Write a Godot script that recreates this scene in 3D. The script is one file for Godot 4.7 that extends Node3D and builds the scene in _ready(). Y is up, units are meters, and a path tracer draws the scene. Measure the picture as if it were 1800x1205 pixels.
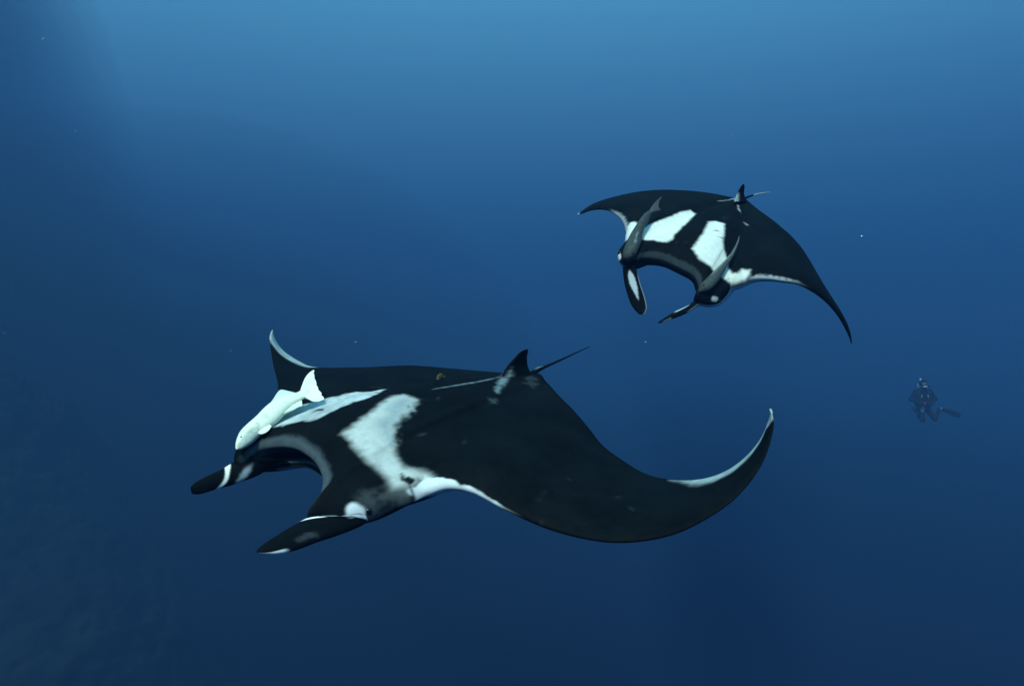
extends Node3D
# Two oceanic manta rays with their remoras in open water, a diver and a rocky slope beyond.

const BLACK := Color(0.0029, 0.0047, 0.0054)

var near_pose = [V(0.7809,-0.2230,0.5835), V(0.0657,0.9583,0.2782), V(-1.2692,-0.7451,-4.2481)]
var near_front = [V(-2.627,0.052,-1.35), V(-2.503,0.026,-1.245), V(-2.301,-0.042,-1.129), V(-1.973,-0.094,-0.949), V(-1.577,-0.088,-0.737), V(-1.235,-0.105,-0.517), V(-1.01,-0.091,-0.304), V(-0.826,-0.076,-0.101), V(-0.695,-0.089,0.075), V(-0.584,-0.108,0.224), V(-0.461,-0.095,0.282), V(-0.424,-0.034,0.166), V(-0.322,-0.001,0.083), V(-0.184,0.024,0.04), V(-0.051,0.025,0.037), V(0.074,0.015,0.053), V(0.211,0.002,0.106), V(0.304,-0.018,0.17), V(0.381,-0.035,0.251), V(0.438,-0.087,0.369), V(0.561,-0.123,0.266), V(0.631,-0.138,0.094), V(0.67,-0.109,-0.063), V(0.704,-0.096,-0.178), V(0.756,-0.058,-0.26), V(0.861,0.002,-0.332), V(1.03,0.029,-0.364), V(1.245,-0.005,-0.394), V(1.483,-0.038,-0.443), V(1.677,-0.047,-0.501), V(1.851,-0.039,-0.576), V(2.007,-0.004,-0.668), V(2.145,0.06,-0.763), V(2.259,0.152,-0.864), V(2.345,0.25,-0.971), V(2.395,0.351,-1.072), V(2.417,0.447,-1.169), V(2.414,0.542,-1.252), V(2.395,0.623,-1.327), V(2.349,0.673,-1.394)]
var near_rear = [V(-2.627,0.045,-1.357), V(-2.554,-0.04,-1.346), V(-2.407,-0.113,-1.334), V(-2.162,-0.164,-1.346), V(-1.904,-0.168,-1.369), V(-1.421,-0.086,-1.563), V(-1.023,-0.013,-1.777), V(-0.679,0.008,-1.957), V(-0.402,0.015,-2.123), V(-0.211,0.017,-2.264), V(-0.108,0.02,-2.347), V(-0.059,0.028,-2.369), V(-0.035,0.03,-2.389), V(0,0.038,-2.393), V(0.025,0.044,-2.394), V(0.055,0.05,-2.379), V(0.096,0.058,-2.347), V(0.145,0.058,-2.307), V(0.181,0.054,-2.274), V(0.245,0.05,-2.23), V(0.332,0.06,-2.158), V(0.438,0.064,-2.073), V(0.58,0.052,-1.985), V(0.702,0.04,-1.922), V(0.821,0.016,-1.861), V(0.95,-0.022,-1.804), V(1.137,-0.078,-1.716), V(1.349,-0.098,-1.644), V(1.542,-0.099,-1.581), V(1.7,-0.068,-1.541), V(1.853,-0.006,-1.493), V(1.989,0.062,-1.473), V(2.102,0.147,-1.449), V(2.186,0.233,-1.447), V(2.247,0.321,-1.452), V(2.291,0.408,-1.45), V(2.319,0.488,-1.445), V(2.335,0.565,-1.437), V(2.343,0.621,-1.423), V(2.345,0.668,-1.4)]
var near_up = [V(0.628,0.466,-0.623), V(0.517,0.639,-0.57), V(0.368,0.809,-0.458), V(0.193,0.935,-0.296), V(0.043,0.989,-0.14), V(-0.043,0.999,-0.03), V(-0.061,0.998,0.025), V(-0.042,0.998,0.044), V(-0.044,0.998,0.043), V(-0.115,0.993,0.029), V(-0.23,0.973,0.006), V(-0.291,0.957,-0.013), V(-0.247,0.969,-0.015), V(-0.142,0.99,-0.006), V(-0.043,0.999,0.005), V(0.031,0.999,0.012), V(0.099,0.995,0.016), V(0.17,0.985,0.018), V(0.217,0.976,0.024), V(0.206,0.978,0.039), V(0.14,0.988,0.059), V(0.057,0.996,0.074), V(-0.01,0.997,0.076), V(-0.048,0.997,0.061), V(-0.046,0.999,0.029), V(-0.005,1,-0.011), V(0.041,0.998,-0.042), V(0.045,0.998,-0.052), V(-0.016,0.999,-0.039), V(-0.126,0.992,-0.008), V(-0.258,0.965,0.036), V(-0.397,0.914,0.087), V(-0.529,0.837,0.139), V(-0.645,0.739,0.193), V(-0.741,0.624,0.249), V(-0.815,0.492,0.306), V(-0.862,0.355,0.361), V(-0.872,0.291,0.392), V(-0.794,0.513,0.328), V(0.863,0.167,-0.476)]
var near_thick = [Vector2(0.008,0.008), Vector2(0.015,0.01), Vector2(0.02,0.015), Vector2(0.03,0.02), Vector2(0.045,0.03), Vector2(0.07,0.06), Vector2(0.1,0.1), Vector2(0.14,0.16), Vector2(0.17,0.2), Vector2(0.18,0.2), Vector2(0.18,0.2), Vector2(0.19,0.2), Vector2(0.2,0.2), Vector2(0.2,0.2), Vector2(0.2,0.2), Vector2(0.2,0.2), Vector2(0.19,0.2), Vector2(0.18,0.2), Vector2(0.18,0.2), Vector2(0.18,0.2), Vector2(0.17,0.12), Vector2(0.17,0.09), Vector2(0.16,0.07), Vector2(0.15,0.07), Vector2(0.14,0.07), Vector2(0.12,0.08), Vector2(0.1,0.08), Vector2(0.08,0.06), Vector2(0.065,0.05), Vector2(0.055,0.04), Vector2(0.05,0.035), Vector2(0.045,0.03), Vector2(0.04,0.025), Vector2(0.035,0.02), Vector2(0.03,0.018), Vector2(0.025,0.015), Vector2(0.02,0.012), Vector2(0.015,0.01), Vector2(0.01,0.008), Vector2(0.006,0.006)]
var far_pose = [V(0.8095,-0.4523,0.3744), V(0.1138,0.7464,0.6557), V(1.9081,0.8821,-7.7692)]
var far_front = [V(-2.084,-0.805,-1.512), V(-1.945,-0.674,-1.386), V(-1.823,-0.557,-1.336), V(-1.647,-0.422,-1.247), V(-1.449,-0.295,-1.109), V(-1.253,-0.192,-0.921), V(-1.061,-0.106,-0.705), V(-0.88,-0.054,-0.452), V(-0.75,-0.053,-0.204), V(-0.696,-0.043,-0.038), V(-0.677,-0.056,0.125), V(-0.603,-0.071,0.224), V(-0.499,-0.068,0.276), V(-0.409,-0.033,0.215), V(-0.346,-0.021,0.119), V(-0.235,-0.003,0.062), V(-0.123,0.004,0.031), V(-0.017,0.006,0.036), V(0.1,0.012,0.052), V(0.21,0.027,0.083), V(0.302,0.024,0.125), V(0.387,-0.001,0.222), V(0.433,-0.049,0.325), V(0.543,-0.097,0.25), V(0.644,-0.105,0.111), V(0.675,-0.055,-0.051), V(0.679,-0.011,-0.147), V(0.757,0.025,-0.241), V(0.844,0.085,-0.343), V(0.977,0.12,-0.421), V(1.126,0.129,-0.498), V(1.278,0.123,-0.586), V(1.423,0.074,-0.668), V(1.566,-0.022,-0.782), V(1.714,-0.145,-0.887), V(1.86,-0.319,-1.016), V(1.989,-0.516,-1.157), V(2.081,-0.674,-1.261), V(2.129,-0.788,-1.349)]
var far_rear = [V(-2.083,-0.801,-1.526), V(-2.01,-0.697,-1.555), V(-1.913,-0.582,-1.602), V(-1.763,-0.461,-1.638), V(-1.564,-0.338,-1.717), V(-1.349,-0.222,-1.793), V(-1.095,-0.119,-1.879), V(-0.843,-0.055,-1.98), V(-0.578,0.008,-2.041), V(-0.365,0.017,-2.153), V(-0.184,0.011,-2.247), V(-0.113,0.004,-2.294), V(-0.064,0.004,-2.323), V(-0.04,0.004,-2.349), V(-0.025,0.01,-2.35), V(-0.011,0.014,-2.355), V(0.003,0.018,-2.359), V(0.021,0.025,-2.349), V(0.042,0.03,-2.334), V(0.066,0.037,-2.307), V(0.093,0.045,-2.271), V(0.128,0.058,-2.23), V(0.168,0.07,-2.175), V(0.226,0.083,-2.114), V(0.294,0.095,-2.047), V(0.376,0.1,-1.992), V(0.474,0.106,-1.932), V(0.581,0.111,-1.865), V(0.72,0.104,-1.784), V(0.875,0.096,-1.688), V(1.049,0.063,-1.58), V(1.205,0.006,-1.478), V(1.367,-0.083,-1.4), V(1.525,-0.195,-1.367), V(1.679,-0.316,-1.363), V(1.829,-0.448,-1.395), V(1.958,-0.579,-1.432), V(2.063,-0.71,-1.436), V(2.127,-0.787,-1.36)]
var far_up = [V(-0.768,0.604,0.211), V(-0.723,0.666,0.183), V(-0.664,0.734,0.145), V(-0.591,0.801,0.098), V(-0.51,0.858,0.055), V(-0.423,0.906,0.024), V(-0.326,0.945,0.009), V(-0.223,0.975,0.008), V(-0.119,0.993,0.017), V(-0.031,0.999,0.028), V(0.009,0.999,0.033), V(-0.027,0.999,0.025), V(-0.115,0.993,0.007), V(-0.181,0.983,-0.007), V(-0.183,0.983,-0.011), V(-0.144,0.99,-0.006), V(-0.107,0.994,0), V(-0.093,0.996,0.005), V(-0.079,0.997,0.008), V(-0.027,1,0.007), V(0.073,0.997,0.006), V(0.166,0.986,0.011), V(0.174,0.984,0.03), V(0.066,0.996,0.063), V(-0.104,0.99,0.094), V(-0.236,0.966,0.106), V(-0.271,0.958,0.094), V(-0.226,0.972,0.065), V(-0.134,0.991,0.025), V(-0.01,1,-0.024), V(0.136,0.987,-0.083), V(0.283,0.948,-0.149), V(0.408,0.888,-0.212), V(0.501,0.825,-0.261), V(0.577,0.767,-0.282), V(0.651,0.708,-0.273), V(0.724,0.644,-0.245), V(0.788,0.577,-0.215), V(0.839,0.509,-0.193)]
var far_thick = [Vector2(0.006,0.006), Vector2(0.012,0.01), Vector2(0.018,0.015), Vector2(0.028,0.02), Vector2(0.04,0.03), Vector2(0.06,0.05), Vector2(0.09,0.09), Vector2(0.12,0.13), Vector2(0.15,0.17), Vector2(0.17,0.2), Vector2(0.18,0.21), Vector2(0.18,0.2), Vector2(0.18,0.2), Vector2(0.19,0.2), Vector2(0.2,0.2), Vector2(0.2,0.2), Vector2(0.2,0.2), Vector2(0.2,0.2), Vector2(0.2,0.2), Vector2(0.2,0.2), Vector2(0.19,0.2), Vector2(0.18,0.2), Vector2(0.18,0.2), Vector2(0.17,0.21), Vector2(0.17,0.21), Vector2(0.16,0.2), Vector2(0.15,0.18), Vector2(0.13,0.16), Vector2(0.12,0.14), Vector2(0.1,0.11), Vector2(0.08,0.08), Vector2(0.065,0.055), Vector2(0.055,0.045), Vector2(0.045,0.035), Vector2(0.035,0.028), Vector2(0.028,0.02), Vector2(0.02,0.015), Vector2(0.012,0.01), Vector2(0.006,0.006)]
var patch_near = [Vector2(-0.057,-0.697), Vector2(-0.031,-0.782), Vector2(0.060,-0.805), Vector2(0.090,-0.796), Vector2(0.166,-0.680), Vector2(0.218,-0.520), Vector2(0.260,-0.435), Vector2(0.358,-0.331), Vector2(0.436,-0.284), Vector2(0.523,-0.234), Vector2(0.572,-0.247), Vector2(0.637,-0.285), Vector2(0.680,-0.324), Vector2(0.733,-0.333), Vector2(0.733,-0.299), Vector2(0.703,-0.258), Vector2(0.689,-0.205), Vector2(0.671,-0.132), Vector2(0.643,-0.079), Vector2(0.598,-0.098), Vector2(0.551,-0.103), Vector2(0.480,-0.093), Vector2(0.409,-0.066), Vector2(0.290,-0.100), Vector2(0.190,-0.124), Vector2(0.094,-0.144), Vector2(0.074,-0.253), Vector2(0.043,-0.411), Vector2(-0.009,-0.568)]
var patch_dusk = [Vector2(0.002,-0.692), Vector2(0.011,-0.757), Vector2(0.076,-0.779), Vector2(0.155,-0.674), Vector2(0.210,-0.524), Vector2(0.256,-0.429), Vector2(0.317,-0.354), Vector2(0.390,-0.302), Vector2(0.383,-0.285), Vector2(0.351,-0.279), Vector2(0.305,-0.297), Vector2(0.236,-0.331), Vector2(0.184,-0.332), Vector2(0.151,-0.382), Vector2(0.142,-0.481), Vector2(0.073,-0.517), Vector2(0.036,-0.585)]
var patch_blotch = [Vector2(0.622,-0.151), Vector2(0.616,-0.191), Vector2(0.639,-0.187), Vector2(0.676,-0.250), Vector2(0.689,-0.254), Vector2(0.676,-0.215), Vector2(0.646,-0.164)]
var patch_far = [Vector2(-0.233,-0.783), Vector2(-0.180,-0.644), Vector2(-0.166,-0.529), Vector2(-0.194,-0.353), Vector2(-0.181,-0.210), Vector2(-0.208,-0.138), Vector2(-0.300,-0.079), Vector2(-0.413,0.005), Vector2(-0.509,0.038), Vector2(-0.622,-0.028), Vector2(-0.619,-0.165), Vector2(-0.640,-0.250), Vector2(-0.625,-0.337), Vector2(-0.576,-0.542), Vector2(-0.534,-0.716), Vector2(-0.481,-0.843)]
var patch_nick = [Vector2(-0.312,-0.187), Vector2(-0.347,-0.262), Vector2(-0.289,-0.291), Vector2(-0.257,-0.245), Vector2(-0.310,-0.229)]
var patch_grey = [Vector2(0.577,0.115), Vector2(0.608,0.005), Vector2(0.630,-0.070), Vector2(0.673,-0.140), Vector2(0.663,-0.060), Vector2(0.649,0.021), Vector2(0.627,0.092), Vector2(0.607,0.093)]
var patch_ridge = [Vector2(0.001,-1.048), Vector2(0.023,-1.279), Vector2(0.037,-1.533), Vector2(0.021,-1.741), Vector2(-0.007,-1.865), Vector2(0.018,-1.841), Vector2(0.046,-1.714), Vector2(0.057,-1.508), Vector2(0.043,-1.256), Vector2(0.017,-1.034)]
var patch_finblot = [Vector2(-0.238,-2.236), Vector2(-0.186,-2.227), Vector2(0.079,-1.869), Vector2(0.168,-1.711), Vector2(0.246,-1.524), Vector2(0.196,-1.571), Vector2(0.126,-1.670), Vector2(0.034,-1.830)]
var patch_finspot = [Vector2(0.318,-1.332), Vector2(0.305,-1.405), Vector2(0.308,-1.432), Vector2(0.336,-1.390), Vector2(0.341,-1.333)]
var patch_rblob = [Vector2(0.109,-2.095), Vector2(0.085,-2.207), Vector2(0.154,-2.205), Vector2(0.221,-2.126), Vector2(0.253,-1.996), Vector2(0.197,-1.989)]
var patch_br = [Vector2(-0.587,-0.427), Vector2(-0.548,-0.574), Vector2(-0.469,-0.847), Vector2(-0.419,-1.100), Vector2(-0.363,-1.241), Vector2(-0.277,-1.228), Vector2(-0.228,-0.852), Vector2(-0.229,-0.605), Vector2(-0.229,-0.404), Vector2(-0.202,-0.287), Vector2(-0.234,-0.206), Vector2(-0.332,-0.162), Vector2(-0.445,-0.169), Vector2(-0.548,-0.118), Vector2(-0.600,-0.056), Vector2(-0.690,-0.076), Vector2(-0.816,-0.338), Vector2(-0.845,-0.413), Vector2(-0.844,-0.487), Vector2(-0.798,-0.504), Vector2(-0.695,-0.413), Vector2(-0.600,-0.341)]
var patch_brn = [Vector2(-0.832,-0.373), Vector2(-0.835,-0.406), Vector2(-0.798,-0.357), Vector2(-0.776,-0.310), Vector2(-0.797,-0.321)]
var patch_bl = [Vector2(-0.027,-0.993), Vector2(0.032,-1.079), Vector2(0.149,-1.078), Vector2(0.223,-0.883), Vector2(0.285,-0.669), Vector2(0.364,-0.552), Vector2(0.448,-0.451), Vector2(0.518,-0.336), Vector2(0.615,-0.267), Vector2(0.654,-0.295), Vector2(0.677,-0.384), Vector2(0.752,-0.413), Vector2(0.777,-0.358), Vector2(0.771,-0.282), Vector2(0.706,-0.201), Vector2(0.663,-0.142), Vector2(0.610,-0.144), Vector2(0.536,-0.132), Vector2(0.413,-0.098), Vector2(0.222,-0.123), Vector2(0.062,-0.266), Vector2(0.061,-0.383), Vector2(0.044,-0.623)]
var patch_bfl = [Vector2(-0.092,-2.277), Vector2(-0.033,-2.172), Vector2(0.118,-1.776), Vector2(0.183,-1.663), Vector2(0.126,-1.725), Vector2(0.012,-1.970)]
var patch_bsp = [Vector2(0.295,-1.464), Vector2(0.319,-1.483), Vector2(0.374,-1.432), Vector2(0.342,-1.425)]
var patch_bri = [Vector2(-0.222,-1.911), Vector2(-0.139,-2.116), Vector2(-0.096,-2.290), Vector2(-0.085,-2.274), Vector2(-0.127,-2.084), Vector2(-0.215,-1.893)]
var patch_gill = [Vector2(0.682,-0.165), Vector2(0.696,-0.241), Vector2(0.709,-0.300), Vector2(0.761,-0.341), Vector2(0.852,-0.355), Vector2(0.950,-0.358), Vector2(1.030,-0.366), Vector2(1.110,-0.376), Vector2(1.245,-0.395), Vector2(1.250,-0.395), Vector2(1.109,-0.375), Vector2(1.030,-0.364), Vector2(0.945,-0.352), Vector2(0.864,-0.334), Vector2(0.795,-0.295), Vector2(0.745,-0.249), Vector2(0.714,-0.201)]
var near_horn_left_a = [V(0.408,-0.055,0.211), V(0.436,-0.09,0.348), V(0.436,-0.095,0.403), V(0.454,-0.089,0.489), V(0.477,-0.083,0.582), V(0.493,-0.083,0.662), V(0.508,-0.087,0.712), V(0.514,-0.093,0.73)]
var near_horn_left_b = [V(0.604,-0.096,0.034), V(0.623,-0.133,0.079), V(0.63,-0.151,0.119), V(0.618,-0.151,0.271), V(0.603,-0.143,0.412), V(0.594,-0.135,0.55), V(0.571,-0.12,0.654), V(0.527,-0.103,0.724)]
var near_horn_right_a = [V(-0.508,-0.076,0.205), V(-0.511,-0.096,0.233), V(-0.51,-0.115,0.286), V(-0.511,-0.135,0.354), V(-0.503,-0.139,0.42), V(-0.499,-0.144,0.479), V(-0.493,-0.152,0.538), V(-0.476,-0.164,0.583)]
var near_horn_right_b = [V(-0.277,-0.101,0.025), V(-0.341,-0.146,0.084), V(-0.385,-0.199,0.173), V(-0.408,-0.216,0.271), V(-0.427,-0.227,0.347), V(-0.443,-0.225,0.439), V(-0.452,-0.224,0.538), V(-0.456,-0.206,0.586)]
var far_horn_right_a = [V(-0.541,-0.073,0.208), V(-0.51,-0.125,0.272), V(-0.462,-0.174,0.323), V(-0.399,-0.238,0.38), V(-0.312,-0.313,0.436), V(-0.222,-0.383,0.484), V(-0.137,-0.425,0.507), V(-0.075,-0.441,0.517)]
var far_horn_right_b = [V(-0.424,-0.033,0.156), V(-0.379,-0.077,0.204), V(-0.306,-0.139,0.255), V(-0.219,-0.215,0.31), V(-0.144,-0.27,0.353), V(-0.069,-0.335,0.406), V(-0.032,-0.373,0.452), V(-0.024,-0.409,0.515)]
var far_horn_left_a = [V(0.368,-0.032,0.154), V(0.416,-0.092,0.236), V(0.398,-0.138,0.34), V(0.347,-0.166,0.446), V(0.302,-0.184,0.538), V(0.255,-0.225,0.654), V(0.235,-0.237,0.726), V(0.233,-0.232,0.77)]
var far_horn_left_b = [V(0.593,-0.06,0.094), V(0.548,-0.104,0.205), V(0.489,-0.123,0.3), V(0.444,-0.166,0.41), V(0.393,-0.197,0.511), V(0.324,-0.225,0.62), V(0.275,-0.24,0.704), V(0.239,-0.242,0.768)]
var near_fin_a = [V(0.02,0.104,-1.851), V(0.004,0.146,-1.897), V(0.001,0.2,-1.957), V(0.008,0.249,-2.023), V(0.016,0.295,-2.088), V(0.026,0.316,-2.146), V(0.029,0.317,-2.192)]
var near_fin_b = [V(0.048,0.02,-2.287), V(0.023,0.077,-2.271), V(-0.004,0.139,-2.256), V(-0.011,0.186,-2.252), V(-0.013,0.229,-2.249), V(-0.007,0.263,-2.249), V(-0.005,0.294,-2.245)]
var far_fin_a = [V(0.003,0.145,-1.897), V(-0.011,0.196,-1.95), V(-0.021,0.242,-2), V(-0.025,0.276,-2.042), V(-0.025,0.305,-2.081), V(-0.017,0.32,-2.111)]
var far_fin_b = [V(0.08,0.014,-2.29), V(0.03,0.084,-2.265), V(0.01,0.131,-2.235), V(0.001,0.186,-2.219), V(-0.01,0.247,-2.207), V(-0.02,0.29,-2.179)]
var near_tail_a = [V(0.045,0.031,-2.238), V(0.001,0.04,-2.439), V(-0.046,0.03,-2.63), V(-0.046,0.047,-2.866), V(-0.042,0.07,-3.108), V(-0.03,0.1,-3.359)]
var near_tail_b = [V(0.012,0.069,-2.227), V(-0.027,0.078,-2.431), V(-0.06,0.054,-2.628), V(-0.058,0.065,-2.864), V(-0.05,0.082,-3.106), V(-0.034,0.106,-3.358)]
var far_tail_a = [V(0.031,0.02,-2.218), V(0.044,0.011,-2.39), V(0.07,-0.005,-2.563), V(0.103,-0.027,-2.734), V(0.148,-0.054,-2.907), V(0.199,-0.086,-3.078)]
var far_tail_b = [V(-0.001,0.043,-2.223), V(0.02,0.031,-2.396), V(0.053,0.011,-2.57), V(0.091,-0.013,-2.741), V(0.139,-0.042,-2.914), V(0.194,-0.079,-3.082)]
var near_eye = [V(0.632,-0.091,0.078)]
var near_spot = [V(0.593,-0.059,0.167), V(0.609,-0.081,0.144)]
var far_eye = [V(0.654,-0.093,0.081), V(-0.656,-0.021,0.15)]
var far_spot = [V(0.593,-0.049,0.159), V(0.617,-0.059,0.134)]
var far_spot_right = [V(-0.634,-0.033,0.184), V(-0.605,-0.046,0.218)]
var blenny_at = [V(-0.14,0.192,-1.274)]
var white_remora_at = V(-1.645,-0.497,-4.556)
var white_remora_body_a = [V(-0.149,-0.184,0.287), V(-0.167,-0.154,0.237), V(-0.174,-0.109,0.162), V(-0.154,-0.068,0.096), V(-0.12,-0.022,0.026), V(-0.088,0.033,-0.055), V(-0.05,0.075,-0.116), V(0.002,0.107,-0.161), V(0.053,0.122,-0.182), V(0.095,0.137,-0.202), V(0.122,0.159,-0.233), V(0.155,0.171,-0.248)]
var white_remora_body_b = [V(-0.139,-0.191,0.3), V(-0.107,-0.184,0.287), V(-0.07,-0.158,0.241), V(-0.037,-0.115,0.171), V(-0.001,-0.074,0.105), V(0.037,-0.032,0.039), V(0.067,0.015,-0.031), V(0.092,0.053,-0.087), V(0.121,0.078,-0.122), V(0.149,0.098,-0.15), V(0.175,0.113,-0.171), V(0.188,0.129,-0.193)]
var white_remora_tail_a = [V(0.107,0.156,-0.228), V(0.105,0.19,-0.273), V(0.107,0.237,-0.333), V(0.123,0.273,-0.378), V(0.149,0.295,-0.406)]
var white_remora_tail_b = [V(0.162,0.104,-0.158), V(0.195,0.093,-0.143), V(0.228,0.082,-0.128), V(0.269,0.082,-0.129), V(0.307,0.096,-0.149)]
var white_remora_dorsal_a = [V(-0.088,0.036,-0.065), V(-0.075,0.057,-0.095), V(-0.063,0.096,-0.151), V(-0.054,0.137,-0.206), V(-0.035,0.157,-0.234), V(0.023,0.148,-0.222), V(0.072,0.138,-0.21), V(0.099,0.133,-0.202)]
var white_remora_dorsal_b = [V(-0.068,0.029,-0.055), V(-0.051,0.057,-0.095), V(-0.03,0.078,-0.126), V(-0.009,0.092,-0.146), V(0.015,0.102,-0.159), V(0.051,0.112,-0.174), V(0.084,0.122,-0.187), V(0.106,0.127,-0.195)]
var white_remora_anal_a = [V(0.055,-0.003,-0.011), V(0.089,0.015,-0.037), V(0.114,0.028,-0.057), V(0.142,0.046,-0.082), V(0.163,0.053,-0.093), V(0.152,0.074,-0.123)]
var white_remora_anal_b = [V(0.042,0.008,-0.026), V(0.061,0.025,-0.051), V(0.075,0.053,-0.092), V(0.095,0.071,-0.117), V(0.121,0.083,-0.135), V(0.143,0.089,-0.143)]
var white_remora_pectoral_a = [V(-0.066,-0.091,0.156), V(-0.051,-0.059,0.105), V(-0.027,-0.048,0.088), V(0.005,-0.056,0.1), V(0.02,-0.062,0.11)]
var white_remora_pectoral_b = [V(-0.06,-0.1,0.171), V(-0.024,-0.109,0.185), V(0.004,-0.1,0.17), V(0.018,-0.085,0.145), V(0.022,-0.066,0.115)]
var white_remora_eye = [V(0,0,0)]
var grey_remora_at = V(1.540,1.329,-7.956)
var grey_remora_body_a = [V(-0.182,-0.37,0.216), V(-0.218,-0.324,0.227), V(-0.214,-0.248,0.204), V(-0.169,-0.131,0.143), V(-0.11,-0.018,0.074), V(-0.041,0.09,0.001), V(0.027,0.185,-0.067), V(0.087,0.259,-0.124), V(0.145,0.3,-0.171), V(0.187,0.316,-0.2)]
var grey_remora_body_b = [V(-0.159,-0.371,0.201), V(-0.088,-0.319,0.139), V(-0.044,-0.231,0.086), V(0.001,-0.135,0.032), V(0.031,-0.024,-0.016), V(0.068,0.067,-0.063), V(0.12,0.146,-0.116), V(0.166,0.24,-0.168), V(0.188,0.272,-0.19), V(0.206,0.297,-0.207)]
var grey_remora_tail_a = [V(0.153,0.293,-0.174), V(0.207,0.378,-0.228), V(0.277,0.455,-0.29), V(0.356,0.524,-0.354)]
var grey_remora_tail_b = [V(0.193,0.28,-0.195), V(0.243,0.305,-0.232), V(0.285,0.322,-0.262), V(0.328,0.342,-0.293)]
var striped_remora_at = V(2.340,0.784,-7.553)
var striped_remora_body_a = [V(-0.238,-0.204,0.135), V(-0.219,-0.155,0.092), V(-0.177,-0.107,0.056), V(-0.106,-0.045,0.014), V(-0.035,0.018,-0.028), V(0.029,0.075,-0.065), V(0.094,0.132,-0.102), V(0.168,0.201,-0.147), V(0.22,0.256,-0.185)]
var striped_remora_body_b = [V(-0.222,-0.211,0.146), V(-0.148,-0.199,0.154), V(-0.093,-0.172,0.142), V(-0.03,-0.118,0.105), V(0.031,-0.048,0.053), V(0.105,0.043,-0.016), V(0.156,0.115,-0.071), V(0.211,0.18,-0.118), V(0.253,0.239,-0.162)]
var striped_remora_tail_a = [V(0.208,0.233,-0.168), V(0.257,0.3,-0.216), V(0.305,0.36,-0.259), V(0.36,0.444,-0.32), V(0.393,0.506,-0.366)]
var striped_remora_tail_b = [V(0.242,0.224,-0.151), V(0.284,0.284,-0.195), V(0.33,0.359,-0.252), V(0.368,0.428,-0.304), V(0.398,0.502,-0.362)]
var slope_rows = [[V(-80.9,36.6,-78.0), V(-71.4,20.4,-78.0), V(-64.7,8.3,-78.0), V(-57.3,-2.5,-78.0), V(-45.6,-13.7,-80.0), V(-30.5,-25.2,-84.0), V(-3.1,-43.4,-90.0), V(42.3,-76.0,-98.0)],
	[V(-58.1,37.5,-60.0), V(-52.4,26.0,-60.0), V(-48.2,14.1,-60.0), V(-42.0,4.3,-60.0), V(-32.7,-5.2,-62.0), V(-20.5,-14.1,-66.0), V(0.0,-28.5,-72.0), V(34.6,-53.7,-80.0)],
	[V(-41.8,20.6,-44.0), V(-33.3,10.7,-41.0), V(-28.3,3.5,-39.0), V(-23.3,-2.5,-37.0), V(-18.9,-7.9,-37.0), V(-13.8,-13.4,-40.0), V(-3.2,-22.6,-46.0), V(19.4,-41.0,-56.0)],
	[V(-29.1,6.8,-29.0), V(-21.6,1.0,-26.0), V(-16.7,-3.1,-23.0), V(-13.2,-5.9,-21.0), V(-10.5,-8.7,-21.0), V(-7.6,-12.3,-23.0), V(-2.4,-18.6,-28.0), V(9.3,-29.8,-36.0)],
	[V(-25.9,-3.4,-20.0), V(-19.1,-5.8,-17.0), V(-14.9,-7.7,-15.0), V(-12.1,-9.6,-14.0), V(-9.7,-10.9,-14.0), V(-6.5,-12.9,-15.0), V(-3.1,-17.1,-18.0), V(3.8,-22.8,-22.0)]]

var noise := FastNoiseLite.new()
var fine := FastNoiseLite.new()
var names := {}
var grey_eye := []


func V(x: float, y: float, z: float) -> Vector3:
	return Vector3(x, y, z)


func _ready() -> void:
	var camera := Camera3D.new()
	camera.name = "camera"
	camera.fov = 55.0
	camera.near = 0.1
	camera.far = 400.0
	add_child(camera)

	var sky_mat := ProceduralSkyMaterial.new()
	sky_mat.sky_top_color = Color(0.36, 1.36, 2.0).linear_to_srgb()
	sky_mat.sky_horizon_color = Color(0.017, 0.064, 0.172).linear_to_srgb()
	sky_mat.sky_curve = 1.0
	sky_mat.ground_horizon_color = Color(0.017, 0.064, 0.172).linear_to_srgb()
	sky_mat.ground_bottom_color = Color(0.004, 0.003, 0.027).linear_to_srgb()
	sky_mat.ground_curve = 0.4
	sky_mat.sun_angle_max = 1.0
	var env := Environment.new()
	env.background_mode = Environment.BG_SKY
	env.sky = Sky.new()
	env.sky.sky_material = sky_mat
	env.background_energy_multiplier = 1.0
	env.tonemap_mode = Environment.TONE_MAPPER_LINEAR
	env.tonemap_exposure = 1.0
	env.sdfgi_enabled = true
	env.ssao_enabled = true
	env.ssil_enabled = true
	env.fog_enabled = true
	env.fog_density = 0.001
	env.fog_light_color = Color(0.16, 0.56, 0.98)
	env.volumetric_fog_enabled = true
	env.volumetric_fog_density = 0.0
	var around := WorldEnvironment.new()
	around.name = "surroundings"
	around.environment = env
	add_child(around)

	var sun := DirectionalLight3D.new()
	sun.name = "sun"
	sun.light_color = Color(0.94, 1.0, 0.94)
	sun.light_energy = 1.15
	sun.light_angular_distance = 10.0
	sun.shadow_enabled = true
	add_child(sun)
	sun.look_at_from_position(Vector3(-1.8, 6.0, 4.6), Vector3.ZERO)

	noise.seed = 7
	noise.frequency = 1.0
	noise.fractal_octaves = 4
	fine.seed = 19
	fine.frequency = 9.0
	fine.fractal_octaves = 3

	build_water()
	build_slope()
	build_near_manta()
	build_far_manta()
	build_remoras()
	build_blenny()
	build_diver()
	build_specks()


# ---------------------------------------------------------------- helpers

func numbered(called: String) -> String:
	if not names.has(called):
		names[called] = 0
		return called
	names[called] += 1
	return "%s_%03d" % [called, names[called]]


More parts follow.
